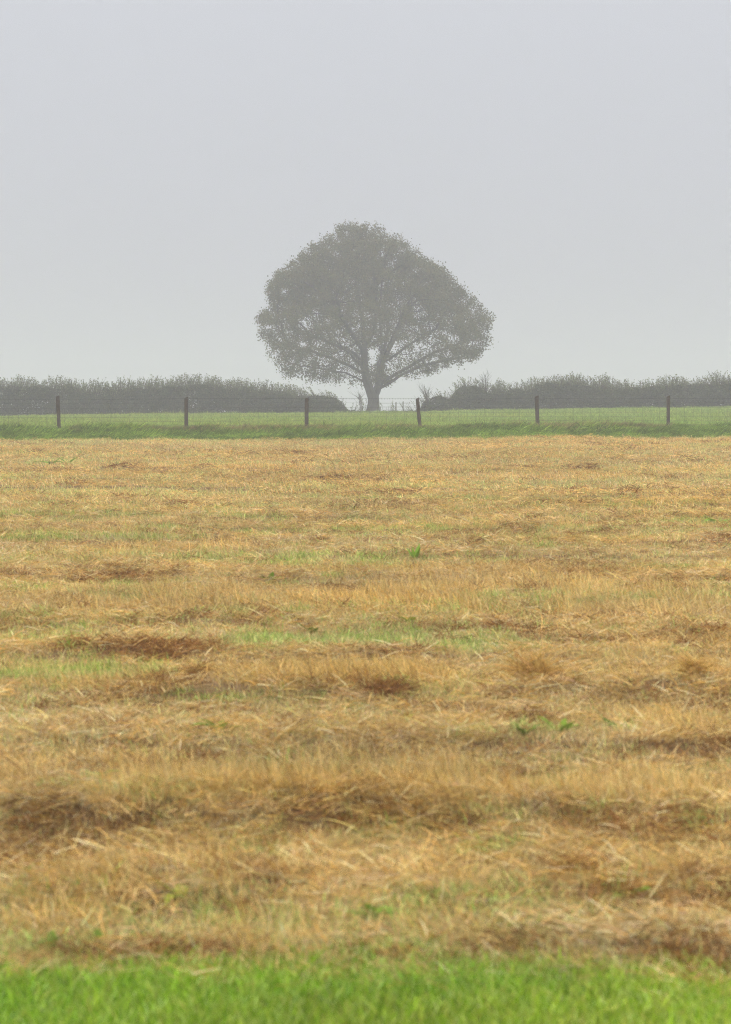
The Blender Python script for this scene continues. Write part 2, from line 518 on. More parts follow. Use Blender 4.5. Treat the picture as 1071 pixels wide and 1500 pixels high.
def near_thing(x, y):
    """true close to, and just in front of, a weed or a hay clump: no tall stems there"""
    q = np.zeros(len(x), bool)
    for px, py, hw in [(w[0], w[1], 10) for w in WEEDS] + [(c[0], c[1], c[2]) for c in CLUMPS]:
        d = ground_dist(py); X = px_x(px, d); R_ = hw * d / FPX + .10
        q |= (np.abs(x - X) < R_) & (y > d - .9) & (y < d + .25)
    return q


def patches(L, x, y):
    px = 535.5 + x * FPX / y; py = HZ + FPX * CAM_H / y
    wob = (fbm(x * 2.1, y * 2.1, 7) - .5)
    s = np.zeros_like(x)
    for a, b, w, h, k in L:
        q = np.sqrt(((px - a) / w) ** 2 + ((py - b) / h) ** 2) + wob * .9
        s = np.maximum(s, k * smooth(1.25, .65, q))
    return s


def rot_z(n, spreadz=math.pi, tilt=.12):
    return np.stack([rng.normal(0, tilt, n), rng.normal(0, tilt, n), rng.uniform(-spreadz, spreadz, n)], 1)


def field_strip(y0, y1, dens, far, size):
    x, y = wedge(y0, y1, dens)
    ok = (y > lawn_y(x) - .05 + .05 * rng.normal(0, 1, len(x))) & (y < edge_y(x) + .3)
    x, y = x[ok], y[ok]; n = len(x)
    rs = row_strength(x, y) / .07
    st = 1.0 if not far else .45
    g = np.maximum(patches(P_GREEN, x, y), (.45 + .3 * smooth(9, 30, y)) * smooth(.52, .70, fbm(x * .55 * st + 3, y * 1.25 * st, 5)) * smooth(.9, .3, rs))
    g = np.maximum(g, .5 * smooth(8, 18, y) * smooth(.54, .66, fbm(x * .35 * st + 47, y * 2.6 * st, 1, 2)))
    b = np.maximum(.85 * patches(P_BROWN, x, y), .5 * smooth(.60, .76, fbm(x * 1.1 * st + 31, y * 2.4 * st, 6)))
    s = np.maximum(patches(P_STAND, x, y), .6 * smooth(.55, .72, fbm(x * .5 * st + 71, y * 1.1 * st, 3)))
    s = np.maximum(s, .75 * np.clip(rs - .35, 0, 1))
    m = np.clip(.35 + .5 * rs, 0, .9)
    u = rng.random(n); u2 = rng.random(n); u3 = rng.random(n); u4 = rng.random(n)
    pre = "far" if far else ""
    kinds = np.full(n, 0)
    names = [pre + "stub" if far else "stubble", "farpale" if far else "palestub", "farmat" if far else "mat",
             "farstub" if far else "stand", "farbrown" if far else "brown", "farpale" if far else "green"]
    kinds[u4 < (.52 if far else .40)] = 1
    kinds[u < m * .5] = 2
    kinds[u2 < s * (.45 if far else .52)] = 3
    b = np.maximum(b, .65 * smooth(.63, .76, fbm(x * 3.1 * st + 5, y * 4.2 * st, 2)))
    kinds[u3 < b * .8] = 4
    gg = rng.random(n) < g * 1.05
    kinds[gg] = np.where(rng.random(gg.sum()) < .42, 5, 1)
    kinds[near_thing(x, y) & (kinds == 3)] = 0
    pick = np.zeros(n, int)
    for k, nm in enumerate(names):
        q = kinds == k
        pick[q] = pick_from(nm, q.sum())
    rot = rot_z(n)
    q = kinds == 3
    rot[q, 2] = rng.normal(0, .6, q.sum())
    if far: rot[kinds == 0, 2] = rng.normal(0, .7, (kinds == 0).sum())
    sc_ = size * rng.uniform(.7, 1.25, n)
    scl = np.stack([sc_, sc_, sc_ * rng.uniform(.8, 1.2, n)], 1)
    if far: scl[kinds == 3, 2] *= 1.5
    else: scl[kinds == 3, 2] *= .65 + .8 * np.clip(s, 0, 1)[kinds == 3]
    val = .76 + .48 * fbm(x * .7 * st + 17, y * 1.3 * st, 4)
    warm = (fbm(x * .5 * st + 57, y * .9 * st, 2) - .5)
    tint = np.stack([val * (1 + .12 * warm), val, val * (1 - .35 * warm)], 1) * (1 + rng.normal(0, .14, (n, 1)))
    z = field_z(x, y) * smooth(0, .3, y - lawn_y(x)) + np.where(kinds == 2, .012, 0)
    return np.stack([x, y, z], 1), pick, rot, scl, np.clip(tint, .3, 1.4)


def join(parts):
    return [np.concatenate(c) for c in zip(*parts)]


scatter("mown_grass", *join([field_strip(5.7, 9, 640, False, .72), field_strip(9, 13, 340, False, .78), field_strip(13, 20, 220, False, .85),
                             field_strip(20, 32, 130, False, 1.0), field_strip(28, 45, 30, True, .85), field_strip(45, 75, 24, True, 1.0)]))

# near lawn
x, y = wedge(4.2, 6.4, 1300, 1.3)
ok = y < lawn_y(x) - .04 + .10 * rng.normal(0, 1.0, len(x)) + .5 * (fbm(x * 4.5, 1.7 + 0 * x, 6) - .5)
x, y = x[ok], y[ok]; n = len(x)
pick = pick_from("lawn", n)
bl = rng.random(n) < .16 * smooth(.4, 0, lawn_y(x) - y)
pick[bl] = pick_from("mat", bl.sum())
v = .62 + .76 * fbm(x * 2.6, y * 2.6, 5); wq = fbm(x * 1.1 + 9, y * 1.7, 6) - .5
tint = np.stack([v * (1 + .5 * wq), v, v * (1 + .2 * wq)], 1)
s = rng.uniform(.7, 1.2, n) * (.85 + .3 * fbm(x * 2.5, y * 2.5, 3)) * np.where(bl, .6, 1)
scatter("lawn_grass", np.stack([x, y, 0 * x], 1), pick, rot_z(n), np.stack([s, s, s], 1), tint)

# long verge grass along the fence
x, y = wedge(63, 87, 40, 3, 1.1)
lo = edge_y(x) + 1.6 * (fbm(x * .9, 2.2 + 0 * x, 4) - .5); hi = fence_y(x) + .7 + 1.6 * (fbm(x * .8, 7.7 + 0 * x, 6) - .5)
ok = (y > lo) & (y < hi)
x, y, lo, hi = x[ok], y[ok], lo[ok], hi[ok]; n = len(x)
pick = pick_from("verge", n)
t = (y - lo) / (hi - lo)
sd = rng.random(n) < smooth(.5, .9, t) * .95 * smooth(.38, .62, fbm(x * .55, y * .2, 2))
pick[sd] = pick_from("seed", sd.sum())
s = (.34 + .30 * smooth(0, .6, t)) * rng.uniform(.5, 1.45, n) * (.35 + 1.3 * fbm(x * .8, y * .5, 5))
v = (.45 + 1.1 * fbm(x * .9, y * .45, 3)) * rng.uniform(.55, 1.4, n)
scatter("verge_grass", np.stack([x, y, land_z(x, y) * smooth(0, 1, y - edge_y(x))], 1), pick,
        np.stack([rng.normal(0, .1, n), rng.normal(0, .1, n), rng.normal(-.25, .55, n)], 1), np.stack([s, s, s], 1), np.stack([v, v, v], 1))

# meadow beyond the fence
x1, y1 = wedge(80, 112, 5.5, 4)
x2, y2 = wedge(112, 156, 5.5, 4)
x = np.concatenate([x1, x2]); y = np.concatenate([y1, y2])
ok = y > fence_y(x) + .6
x, y = x[ok], y[ok]; n = len(x)
s = rng.uniform(.6, 1.2, n) * (.6 + .9 * fbm(x * .25, y * .25, 4))
v = .80 + .40 * fbm(x * .22, y * .30, 5); wq = fbm(x * .15, y * .2, 6) - .5
scatter("meadow_grass", np.stack([x, y, land_z(x, y)], 1), pick_from("meadow", n), rot_z(n), np.stack([s, s, s], 1),
        np.stack([v * (1 + .4 * wq), v, v * (1 - .2 * wq)], 1))


# ------------------------------------------------------------------ tubes for wood
def tube_chain(pts, rad, sides, V, F):
    pts = np.asarray(pts, float); n = len(pts)
    b = len(V)
    d = np.gradient(pts, axis=0); d /= np.linalg.norm(d, axis=1)[:, None] + 1e-9
    u = np.cross(d[0], (.31, .95, .02)); u /= np.linalg.norm(u) + 1e-9
    for i in range(n):
        u = u - d[i] * np.dot(u, d[i]); u /= np.linalg.norm(u) + 1e-9
        w = np.cross(d[i], u)
        for k in range(sides):
            a = 2 * math.pi * k / sides
            V.append(pts[i] + rad[i] * (u * math.cos(a) + w * math.sin(a)))
    for i in range(n - 1):
        for k in range(sides):
            a = b + i * sides + k; c = b + i * sides + (k + 1) % sides
            F.append((a, c, c + sides, a + sides))
    F.append(tuple(b + (n - 1) * sides + k for k in range(sides)))
    F.append(tuple(b + k for k in range(sides))[::-1])


def leaf_cards(P, size, cols, seed, up=.0, jitter=.25, lobes=False):
    """folded diamond leaves at points P"""
    r = np.random.default_rng(seed); n = len(P)
    d = r.normal(0, 1, (n, 3)); d[:, 2] += up; d /= np.linalg.norm(d, axis=1)[:, None]
    e = r.normal(0, 1, (n, 3)); e -= d * (e * d).sum(1)[:, None]; e /= np.linalg.norm(e, axis=1)[:, None]
    f = np.cross(d, e)
    L = r.uniform(*size, n)[:, None]
    w = L * r.uniform(.36, .5, n)[:, None]
    a = P; m = P + d * L * .5 + f * L * .0
    V = np.stack([a, m + e * w - f * L * .12, P + d * L, m - e * w - f * L * .12], 1).reshape(-1, 3)
    i = np.arange(n) * 4
    F = np.concatenate([np.stack([i, i + 1, i + 2], 1), np.stack([i, i + 2, i + 3], 1)])
    c = np.array(cols)[r.integers(0, len(cols), n)] * r.uniform(1 - jitter, 1 + jitter, (n, 1))
    return V, F, np.repeat(np.clip(c, 0, 1), 4, axis=0)


# ------------------------------------------------------------------ the field tree
TREE_D = 186.0
TS = TREE_D / FPX                    # metres per photo pixel at the tree
tx = px_x(546, TREE_D)
tz = float(land_z(np.array([tx]), np.array([TREE_D]))[0])
EYE_Z = lambda py, d: CAM_H - (py - HZ) * d / FPX      # height seen at a photo row
H0 = EYE_Z(606, TREE_D) - tz        # how far the crest hides the foot
# silhouette of the crown: height over the visible foot (px), left and right edge (px from the trunk)
PROF = np.array([(44, -74, -36), (50, -108, 50), (58, -128, 90), (68, -143, 134), (80, -157, 164), (100, -164, 168), (120, -167, 166), (143, -166, 170), (156, -162, 157),
                 (168, -156, 148), (180, -152, 139), (195, -148, 123), (208, -142, 107), (220, -122, 93), (235, -106, 74), (248, -88, 56), (260, -73, 35), (270, -57, 12), (277, -48, -14), (281, -40, -26)], float)


def crown_edges(h):
    hp = (h - H0) / TS
    return np.interp(hp, PROF[:, 0], PROF[:, 1]) * TS, np.interp(hp, PROF[:, 0], PROF[:, 2]) * TS


tr = np.random.default_rng(21)
hmin, hmax = H0 + 44 * TS, H0 + 279 * TS
A = []
while len(A) < 6000:
    h = tr.uniform(hmin, hmax); l, r_ = crown_edges(h)
    w = (r_ - l) / 2; c = (r_ + l) / 2
    if tr.random() > (w / 9) ** 1.3: continue
    rho = math.sqrt(tr.random()); a = tr.random() * 2 * math.pi
    hp = (h - hmin) / (hmax - hmin)
    inner = .78 - .75 * smooth(.30, .85, hp)           # leaves sit in the outer shell lower down
    if rho < inner and tr.random() > .10: continue
    if float(vnoise(a * 3.1 + 9, h * 1.1 + 2.5 * rho, 6)) < .30: continue
    lump = .80 + .40 * float(vnoise(a * 2.2 + 5, h * .75, 3))
    q = min(rho * lump, 1.02)
    A.append((c + w * q * math.cos(a), w * .92 * q * math.sin(a), h))
A = np.array(A)
# hand-laid trunk and main limbs (x, depth, height over the foot, in photo px of the tree)
nodes = []; parent = []


def limb(pts, start):
    last = start
    for p in pts:
        q = np.array([p[0] * TS, p[1] * TS, H0 + p[2] * TS])
        a = nodes[last] if last >= 0 else None
        if a is None:
            nodes.append(q); parent.append(-1); last = len(nodes) - 1; continue
        m = max(1, int(np.linalg.norm(q - a) / .35))
        for k in range(1, m + 1):
            w = tr.normal(0, .018, 3) if k < m else 0
            nodes.append(a + (q - a) * k / m + w); parent.append(last); last = len(nodes) - 1
    return last


f0 = limb([(0, 0, -22), (0, 0, 0), (1, 0, 14), (1, 0, 24)], -1)
fl = limb([(-4, -2, 34), (-9, -3, 50), (-12, -4, 70), (-13, -6, 92)], f0)
fr = limb([(6, 2, 34), (10, 3, 52), (13, 4, 72)], f0)
limb([(-14, -10, 130), (-22, -14, 175), (-26, -12, 215)], fl)
limb([(-32, 14, 118), (-52, 26, 150), (-66, 34, 178)], fl)
limb([(-28, -40, 112), (-44, -70, 138), (-50, -95, 160)], fl)
limb([(2, 10, 120), (6, 14, 160), (2, 12, 205)], fl)
r1 = limb([(13, 2, 100), (10, -4, 150), (14, -6, 195)], fr)
limb([(24, 8, 92), (40, 16, 125), (58, 22, 160)], fr)
limb([(22, -26, 96), (36, -60, 126), (46, -86, 150)], fr)
limb([(18, 36, 100), (24, 74, 130), (20, 100, 155)], fr)
limb([(30, -6, 84), (58, -12, 104), (92, -16, 124)], fr)
nearest = lambda p: int(np.argmin(np.linalg.norm(np.array(nodes) - np.array([p[0] * TS, p[1] * TS, H0 + p[2] * TS]), axis=1)))
limb([(26, 4, 46), (44, 8, 58), (70, 12, 70), (104, 16, 78), (134, 14, 84)], nearest((9, 2, 38)))
limb([(34, -8, 58), (62, -20, 74), (90, -30, 90), (120, -34, 100)], nearest((11, 3, 46)))
limb([(-22, 6, 52), (-40, 10, 60), (-66, 16, 64), (-100, 20, 70)], nearest((-7, -3, 42)))
limb([(-30, -8, 68), (-60, -16, 82), (-92, -20, 92), (-122, -20, 100)], nearest((-10, -3, 54)))
limb([(-26, 20, 88), (-62, 40, 104), (-96, 50, 118)], nearest((-12, -4, 68)))
limb([(-16, -40, 68), (-30, -80, 84), (-44, -110, 96)], nearest((-9, -3, 52)))
limb([(8, 44, 74), (14, 84, 88), (10, 116, 96)], nearest((10, 3, 54)))
limb([(-8, 50, 90), (-30, 90, 108)], nearest((-12, -5, 74)))
nodes = [np.asarray(q, float) for q in nodes]
# grow twigs towards the points of the crown
ND = np.array(nodes)
D2 = np.linalg.norm(A[:, None, :] - ND[None], axis=2)
near_i = D2.argmin(1); near_d = D2.min(1)
STEP = .30
alive = np.ones(len(A), bool)
n_seed = len(nodes)
for it in range(95):
    idx = np.where(alive & (near_d < 9))[0]
    if len(idx) == 0: break
    vec = A[idx] - np.array(nodes)[near_i[idx]]
    vec /= np.linalg.norm(vec, axis=1)[:, None] + 1e-9
    acc = np.zeros((len(nodes), 3)); cnt = np.zeros(len(nodes))
    np.add.at(acc, near_i[idx], vec); np.add.at(cnt, near_i[idx], 1)
    src = np.where(cnt > 0)[0]
    new = []
    for s in src:
        d = acc[s]; L = np.linalg.norm(d)
        if L < 1e-3: continue
        d = d / L + tr.normal(0, .13, 3); d /= np.linalg.norm(d)
        new.append((s, np.array(nodes[s]) + d * STEP))
    if not new: break
    b0 = len(nodes)
    for s, p in new:
        nodes.append(p); parent.append(s)
    NP = np.array([p for _, p in new])
    ai = np.where(alive)[0]
    dd = np.linalg.norm(A[ai][:, None, :] - NP[None], axis=2)
    k = dd.argmin(1); dm = dd.min(1)
    better = dm < near_d[ai]
    near_d[ai[better]] = dm[better]; near_i[ai[better]] = b0 + k[better]
    alive &= near_d > .42
nodes = np.array(nodes); parent = np.array(parent)
N = len(nodes)
kids = [[] for _ in range(N)]
for i in range(N):
    if parent[i] >= 0: kids[parent[i]].append(i)
rad = np.zeros(N)
for i in range(N - 1, -1, -1):
    rad[i] = .011 if not kids[i] else (sum(rad[k] ** 2.12 for k in kids[i])) ** (1 / 2.12)
rad *= .46 / rad[1]
rad = np.maximum(rad, .012)
foot = nodes[:, 2] < H0 + 14 * TS
rad[foot] *= 1 + .35 * np.clip((H0 + 14 * TS - nodes[foot, 2]) / (14 * TS), 0, 1.6)
V = []; F = []
Vt = []; Ft = []
main_child = [max(k, key=lambda j: rad[j]) if k else -1 for k in kids]
heads = [0] + [j for i in range(N) for j in kids[i] if j != main_child[i]]
for h in heads:
    ch = [h]
    while main_child[ch[-1]] >= 0: ch.append(main_child[ch[-1]])
    pts = [nodes[i] for i in ch]; rr = [rad[i] for i in ch]
    if h != 0:
        pts = [nodes[parent[h]]] + pts; rr = [min(rad[parent[h]], rr[0] * 1.15)] + rr
    big = max(rr) > .05
    tube_chain(pts, rr, 10 if max(rr) > .15 else (6 if big else 4), V if big else Vt, F if big else Ft)
root = empty("field_tree", (tx, TREE_D, tz))
tag(root, "broad rounded tree fading into the fog, standing in the gap between the hedges", "tree")
mesh_obj("trunk", V, F, M_BARK, root, smooth_shade=True)
tag(mesh_obj("twigs", Vt, Ft, M_BARK, root), kind="stuff")
thin = np.array([i for i in range(n_seed, N) if rad[i] < .035])
lp = []
for i in thin:
    k = tr.integers(15, 27)
    hp = (nodes[i, 2] - hmin) / (hmax - hmin)
    k = int(k * (.70 + .85 * float(smooth(.05, .5, np.array(hp)))))
    cn = float(fbm(nodes[i, 0] * .55 + 40, nodes[i, 2] * .75 + nodes[i, 1] * .3 + 20, 5, 2))
    k = int(k * (.22 + 1.15 * float(smooth(.33, .60, np.array(cn)))))
    lp.append(nodes[i] + tr.normal(0, .19, (k, 3)))
lp = np.concatenate(lp)
TL = [(.13, .125, .05), (.115, .12, .05), (.15, .135, .05), (.10, .11, .05), (.18, .145, .05)]
V_, F_, C_ = leaf_cards(lp, (.09, .16), TL, 5)
tag(mesh_obj("crown", V_, F_, M_LEAF, root, attr=C_), kind="stuff")
print("tree nodes", N, "leaves", len(lp))


# ------------------------------------------------------------------ hedges and bushes
HL = [(.08, .10, .04), (.065, .085, .035), (.09, .105, .042), (.115, .13, .055), (.055, .07, .03)]
HT = [(.19, .215, .095), (.16, .185, .08), (.23, .23, .10), (.13, .15, .065)]


def hedge(name, label, px0, px1, d, prof, seed, depth=2.2, leaf_n=5200, shoot_n=150, lean=-.1, cols=HL, leaf=(.06, .13), bare=0.0):
    """a strip of shrubs: woody stems, a mass of leaves, and wispy shoots along the top. prof: photo (px, top row) pairs"""
    r = np.random.default_rng(seed)
    X0, X1 = px_x(px0, d), px_x(px1, d); L = X1 - X0
    o = empty(name, ((X0 + X1) / 2, d, 0)); tag(o, label, "hedge" if "hedge" in name else "bush")
    cx = (X0 + X1) / 2
    pr = np.array(prof, float)
    top = lambda x: EYE_Z(np.interp(535.5 + x * FPX / d, pr[:, 0], pr[:, 1]), d)
    gz = lambda x: land_z(np.asarray(x, float), np.full_like(np.asarray(x, float), d))
    # stems
    V = []; F = []
    for i in range(int(L * 5)):
        x = r.uniform(X0, X1); yy = r.normal(0, depth * .2); g = float(gz(x)); t = float(top(x)) - .15
        h = max(.3, (t - g) * r.uniform(.6, 1.0))
        lx, ly = r.normal(lean * .5, .18), r.normal(0, .15)
        pts = [np.array([x - cx + lx * h * s * s, yy + ly * h * s, g - .1 + (h + .1) * s]) for s in (0, .35, .7, 1)]
        q = r.uniform(.012, .03)
        tube_chain(pts, [q, q * .8, q * .55, q * .3], 4, V, F)
    tag(mesh_obj("stems", V, F, M_TWIG, o), kind="stuff")
    # leaf mass
    n = int(L * leaf_n)
    x = r.uniform(X0, X1, n)
    g = gz(x); t = top(x) - .34 + .5 * (fbm(x * 1.3 + seed, seed * .7 + 0 * x, 5) - .5)
    hh = np.maximum(t - g, .15)
    u = r.random(n) ** .85
    # clumpy: keep more where the noise is high
    endl = np.minimum(1, np.minimum(x - X0, X1 - x) / .5 + .35)
    half = depth / 2 * np.sqrt(np.clip(1 - (u * .98) ** 3, .02, 1)) * endl
    face = r.random(n)
    yy = np.where(face < .62, -half * r.uniform(.75, 1.05, n), half * r.uniform(-1, 1, n))
    z = g + hh * u
    cl = fbm(x * 1.5 + seed, z * 1.7, 3) + .35 * (r.random(n) - .5)
    keep = cl > .20 + .18 * u ** 2
    yy = yy + (cl - .5) * -.5
    P = np.stack([x - cx, yy, z], 1)[keep]
    V_, F_, C_ = leaf_cards(P, leaf, cols, seed + 1)
    tag(mesh_obj("foliage", V_, F_, M_LEAF, o, attr=C_), kind="stuff")
    # shoots
    V = []; F = []; lp = []
    for i in range(int(L * shoot_n)):
        x = r.uniform(X0, X1); g = float(gz(x)); t = float(top(x))
        clump = float(vnoise(np.array(x * 1.6), np.array(seed * 1.3), 2))
        ln = r.uniform(.35, .9) * (.7 + .5 * clump)
        z0 = max(g + .1, t - .45 - .75 * r.random() ** 1.5)
        lx = r.normal(lean, .14); ly = r.normal(0, .15)
        yy = r.uniform(-depth * .4, depth * .3)
        pts = [np.array([x - cx + lx * ln * (s + .8 * s * s), yy + ly * ln * s, z0 + ln * s]) for s in (0, .5, 1)]
        tube_chain(pts, [.011, .008, .004], 3, V, F)
        m = 0 if r.random() < bare else int(ln * r.uniform(8, 26))
        s = r.random(m) ** .8
        lp += [np.array([x - cx + lx * ln * (q + .8 * q * q), yy + ly * ln * q, z0 + ln * q]) + r.normal(0, .025, 3) for q in s]
    sh = mesh_obj("shoots", V, F, M_TWIG, o)
    tag(sh, kind="stuff")
    if lp:
        V_, F_, C_ = leaf_cards(np.array(lp), (.04, .09), HT, seed + 2, up=1.0)
        tag(mesh_obj("shoot_leaves", V_, F_, M_LEAF, o, attr=C_), kind="stuff")
    return o


HD = 151.0
hedge("hedge", "long wispy-topped hedge running from the left edge towards the tree", -60, 432, HD,
      [(-60, 562), (10, 558), (60, 560), (100, 559), (130, 564), (170, 563), (215, 560), (240, 561), (270, 558), (300, 557), (350, 559), (380, 565), (410, 566), (440, 570)], 31, lean=.02)
hedge("hedge", "long wispy-topped hedge running from the dark round bush to the right edge", 722, 1130, HD,
      [(715, 562), (750, 565), (780, 562), (800, 556), (840, 554), (880, 557), (910, 560), (930, 563), (970, 560), (1000, 559), (1035, 555), (1071, 551), (1130, 552)], 47, lean=-.04)
hedge("bush", "low dense grey-green bush sloping down at the left hedge's end, left of the trunk", 420, 512, HD + 1,
      [(415, 572), (440, 571), (462, 572), (480, 573), (492, 579), (505, 588), (514, 600)], 53, leaf_n=5200, shoot_n=70, lean=-.35, leaf=(.06, .13), depth=2.0)
hedge("bush", "small straggly bramble at the foot of the tree trunk, left side", 502, 541, HD + 1.5,
      [(500, 592), (512, 594), (520, 592), (530, 600), (541, 602)], 59, leaf_n=800, shoot_n=16, lean=.1, bare=.5, depth=1.0)
hedge("bush", "dark rounded bush just left of the long right-hand hedge", 660, 728, HD + .5,
      [(655, 590), (662, 575), (668, 564), (680, 559), (690, 558), (705, 561), (715, 566), (730, 568)], 61, leaf_n=6500, shoot_n=90, lean=-.1, leaf=(.06, .13), depth=2.2)
hedge("bush", "thin twiggy bush behind the leaning post, right of the tree", 617, 668, HD + 1,
      [(612, 598), (620, 585), (632, 577), (645, 574), (655, 577), (668, 578)], 67, leaf_n=4200, shoot_n=70, lean=-.25, bare=.6, depth=1.8)
hedge("bush", "low scrubby patch right of the trunk below the far fence stakes", 556, 618, HD + 1.5,
      [(554, 604), (565, 600), (572, 605), (584, 602), (596, 604), (606, 596), (618, 590)], 71, leaf_n=800, shoot_n=10, lean=-.2, bare=.4, depth=1.0)


def bare_shrub(label, px, base_py, top_py, d, seed, n=10, spread_=.35, lean=-.15):
    r = np.random.default_rng(seed)
    x = px_x(px, d); g = float(land_z(np.array([x]), np.array([d]))[0])
    top = EYE_Z(top_py, d) - g
    o = empty("bare_shrub", (x, d, g)); tag(o, label, "shrub", "bare shrubs along the hedge")
    for i in range(n):
        V = []; F = []
        h = top * r.uniform(.75, 1.0); ax = r.normal(lean, spread_); ay = r.normal(0, spread_)
        pts = [np.array([ax * .25 * h * s * s * (1 + .3 * s), ay * .25 * h * s, h * s - .05]) for s in (0, .3, .55, .8, 1)]
        tube_chain(pts, [.028, .022, .016, .01, .005], 4, V, F)
        for k in range(9):
            s = r.uniform(.5, .98); b = np.array([ax * .25 * h * s * s * (1 + .3 * s), ay * .25 * h * s, h * s - .05])
            l = r.uniform(.2, .55); e = b + np.array([r.normal(lean * .3, .5) * l, r.normal(0, .5) * l, l * .9])
            tube_chain([b, (b + e) / 2 + (0, 0, -.02), e], [.008, .006, .003], 3, V, F)
        mesh_obj("stem", V, F, M_TWIG, o)
    return o


bare_shrub("tallest bare-twigged shrub poking up beside the dark round bush", 712, 600, 545, HD + .2, 3, 9, .3)
bare_shrub("leafless shrub leaning left over the twiggy bush by the leaning post", 628, 600, 562, HD + .4, 5, 8, .45, -.5)
bare_shrub("sparse bare shrub above the low bush left of the trunk", 528, 600, 575, HD + 2, 9, 5, .3, -.2)


# ------------------------------------------------------------------ stock fence
def post_mesh(h, w, seed, top_slope=.02, buried=.25):
    r = np.random.default_rng(seed); V = []; F = []
    S = 12; lv = [-buried, 0, h * .25, h * .5, h * .75, h - .03, h]
    off = r.normal(0, 1, S) * w * .05
    flat = r.uniform(0, 6.28)
    for j, z in enumerate(lv):
        for k in range(S):
            a = 2 * math.pi * k / S
            q = w / 2 + off[k] + r.normal(0, w * .015)
            q *= 1 - .28 * max(0, math.cos(a - flat)) ** 2      # split face of a half-round stake
            if j == len(lv) - 1: q *= .88
            V.append((q * math.cos(a), q * math.sin(a), z + (top_slope * math.cos(a) if j >= 5 else 0)))
    for j in range(len(lv) - 1):
        for k in range(S):
            F.append((j * S + k, j * S + (k + 1) % S, (j + 1) * S + (k + 1) % S, (j + 1) * S + k))
    b = len(V); V.append((0, 0, h - .008))
    for k in range(S): F.append(((len(lv) - 1) * S + k, (len(lv) - 1) * S + (k + 1) % S, b))
    return np.array(V), F


POSTS = [(-99, 581, 1), (87, 580, -2.2), (273, 582, 0), (449, 583, .6), (616, 583, -5.2), (788, 580, -2.2), (979, 580, 0), (1165, 580, 1)]
fence = empty("wire_fence", (0, float(fence_y(0.0)), 0))
tag(fence, "stock wire fence on brown wooden posts along the far edge of the mown field", "fence")
PP = []
for k, (px, tpy, ln) in enumerate(POSTS):
    d = 80.0
    for _ in range(6): d = float(fence_y(px_x(px, d)))
    X = px_x(px, d); g = float(land_z(np.array([X]), np.array([d]))[0])
    h = EYE_Z(tpy, d) - g
    V_, F_ = post_mesh(h, .13, 40 + k)
    lean = math.radians(ln)
    p = mesh_obj("post", V_, F_, M_POST, fence)
    p.location = (X, d - fence.location.y, g)
    p.rotation_euler = (random.uniform(-.02, .02), lean, 0)
    PP.append((X, d - fence.location.y, g, h))


def wire(name, pts, r, sides=4, parent=fence):
    V = []; F = []
    tube_chain(pts, [r] * len(pts), sides, V, F)
    return mesh_obj(name, V, F, M_WIRE, parent)


for zz, sag, rr in ((1.10, .012, .004), (.96, .01, .002), (.80, .008, .0024), (.64, .006, .0026), (.50, .005, .0026), (.36, .004, .0026), (.22, .003, .0026)):
    pts = []
    for a, b in zip(PP[:-1], PP[1:]):
        for s in np.linspace(0, 1, 8)[:-1]:
            pts.append((a[0] + (b[0] - a[0]) * s, a[1] + (b[1] - a[1]) * s - .085, (a[2] + (b[2] - a[2]) * s) + zz - sag * 4 * s * (1 - s) * random.uniform(.8, 1.2)))
    pts.append((PP[-1][0], PP[-1][1] - .085, PP[-1][2] + zz))
    w = wire("barbed_wire" if zz > 1 else "line_wire", pts, rr)
    if zz > 1:
        V = []; F = []
        for a, b in zip(pts[:-1], pts[1:]):
            for s in np.arange(.1, 1, .17):
                c = np.array(a) + (np.array(b) - np.array(a)) * s
                for q in (-1, 1):
                    tube_chain([c + (-.008 * q, -.006, -.022), c + (.008 * q, .006, .022)], [.0022, .0015], 3, V, F)
        tag(mesh_obj("barbs", V, F, M_WIRE, w), kind="stuff")
xw = PP[0][0]
me_stay = None
while xw < PP[-1][0]:
    for a, b in zip(PP[:-1], PP[1:]):
        if a[0] <= xw <= b[0]:
            s = (xw - a[0]) / (b[0] - a[0]); yy = a[1] + (b[1] - a[1]) * s - .085; g = a[2] + (b[2] - a[2]) * s
    if me_stay is None:
        o = wire("stay_wire", [(0, 0, .2), (.004, .002, .5), (0, 0, .805)], .0026); me_stay = o.data
    else:
        o = bpy.data.objects.new("stay_wire", me_stay); COL.objects.link(o); o.parent = fence
    o.location = (xw, yy - .003, g)
    xw += .30 + random.uniform(-.015, .015)

# far stakes and wires seen through the gap
FD = 205.0
far = empty("far_fence", (px_x(585, FD), FD, 0))
tag(far, "two thin far fence stakes with wire, right of the trunk in the hedge gap", "fence")
gfar = float(land_z(np.array([px_x(585, FD)]), np.array([FD]))[0])
FP = []
for px, tpy in ((530, 585), (580, 589), (590.5, 588), (640, 588)):
    h = EYE_Z(tpy, FD) - gfar
    V_, F_ = post_mesh(h, .10, int(px))
    p = mesh_obj("stake", V_, F_, M_POST, far); p.location = (px_x(px, FD) - far.location.x, 0, gfar)
    FP.append(px_x(px, FD) - far.location.x)
for k, py in enumerate((590.5, 595, 599)):
    zz = EYE_Z(py, FD)
    wire("line_wire", [(FP[0], -.06, zz), (FP[1], -.06, zz - .02), (FP[2], -.06, zz - .01), (FP[3], -.06, zz)], .006, 4, far)


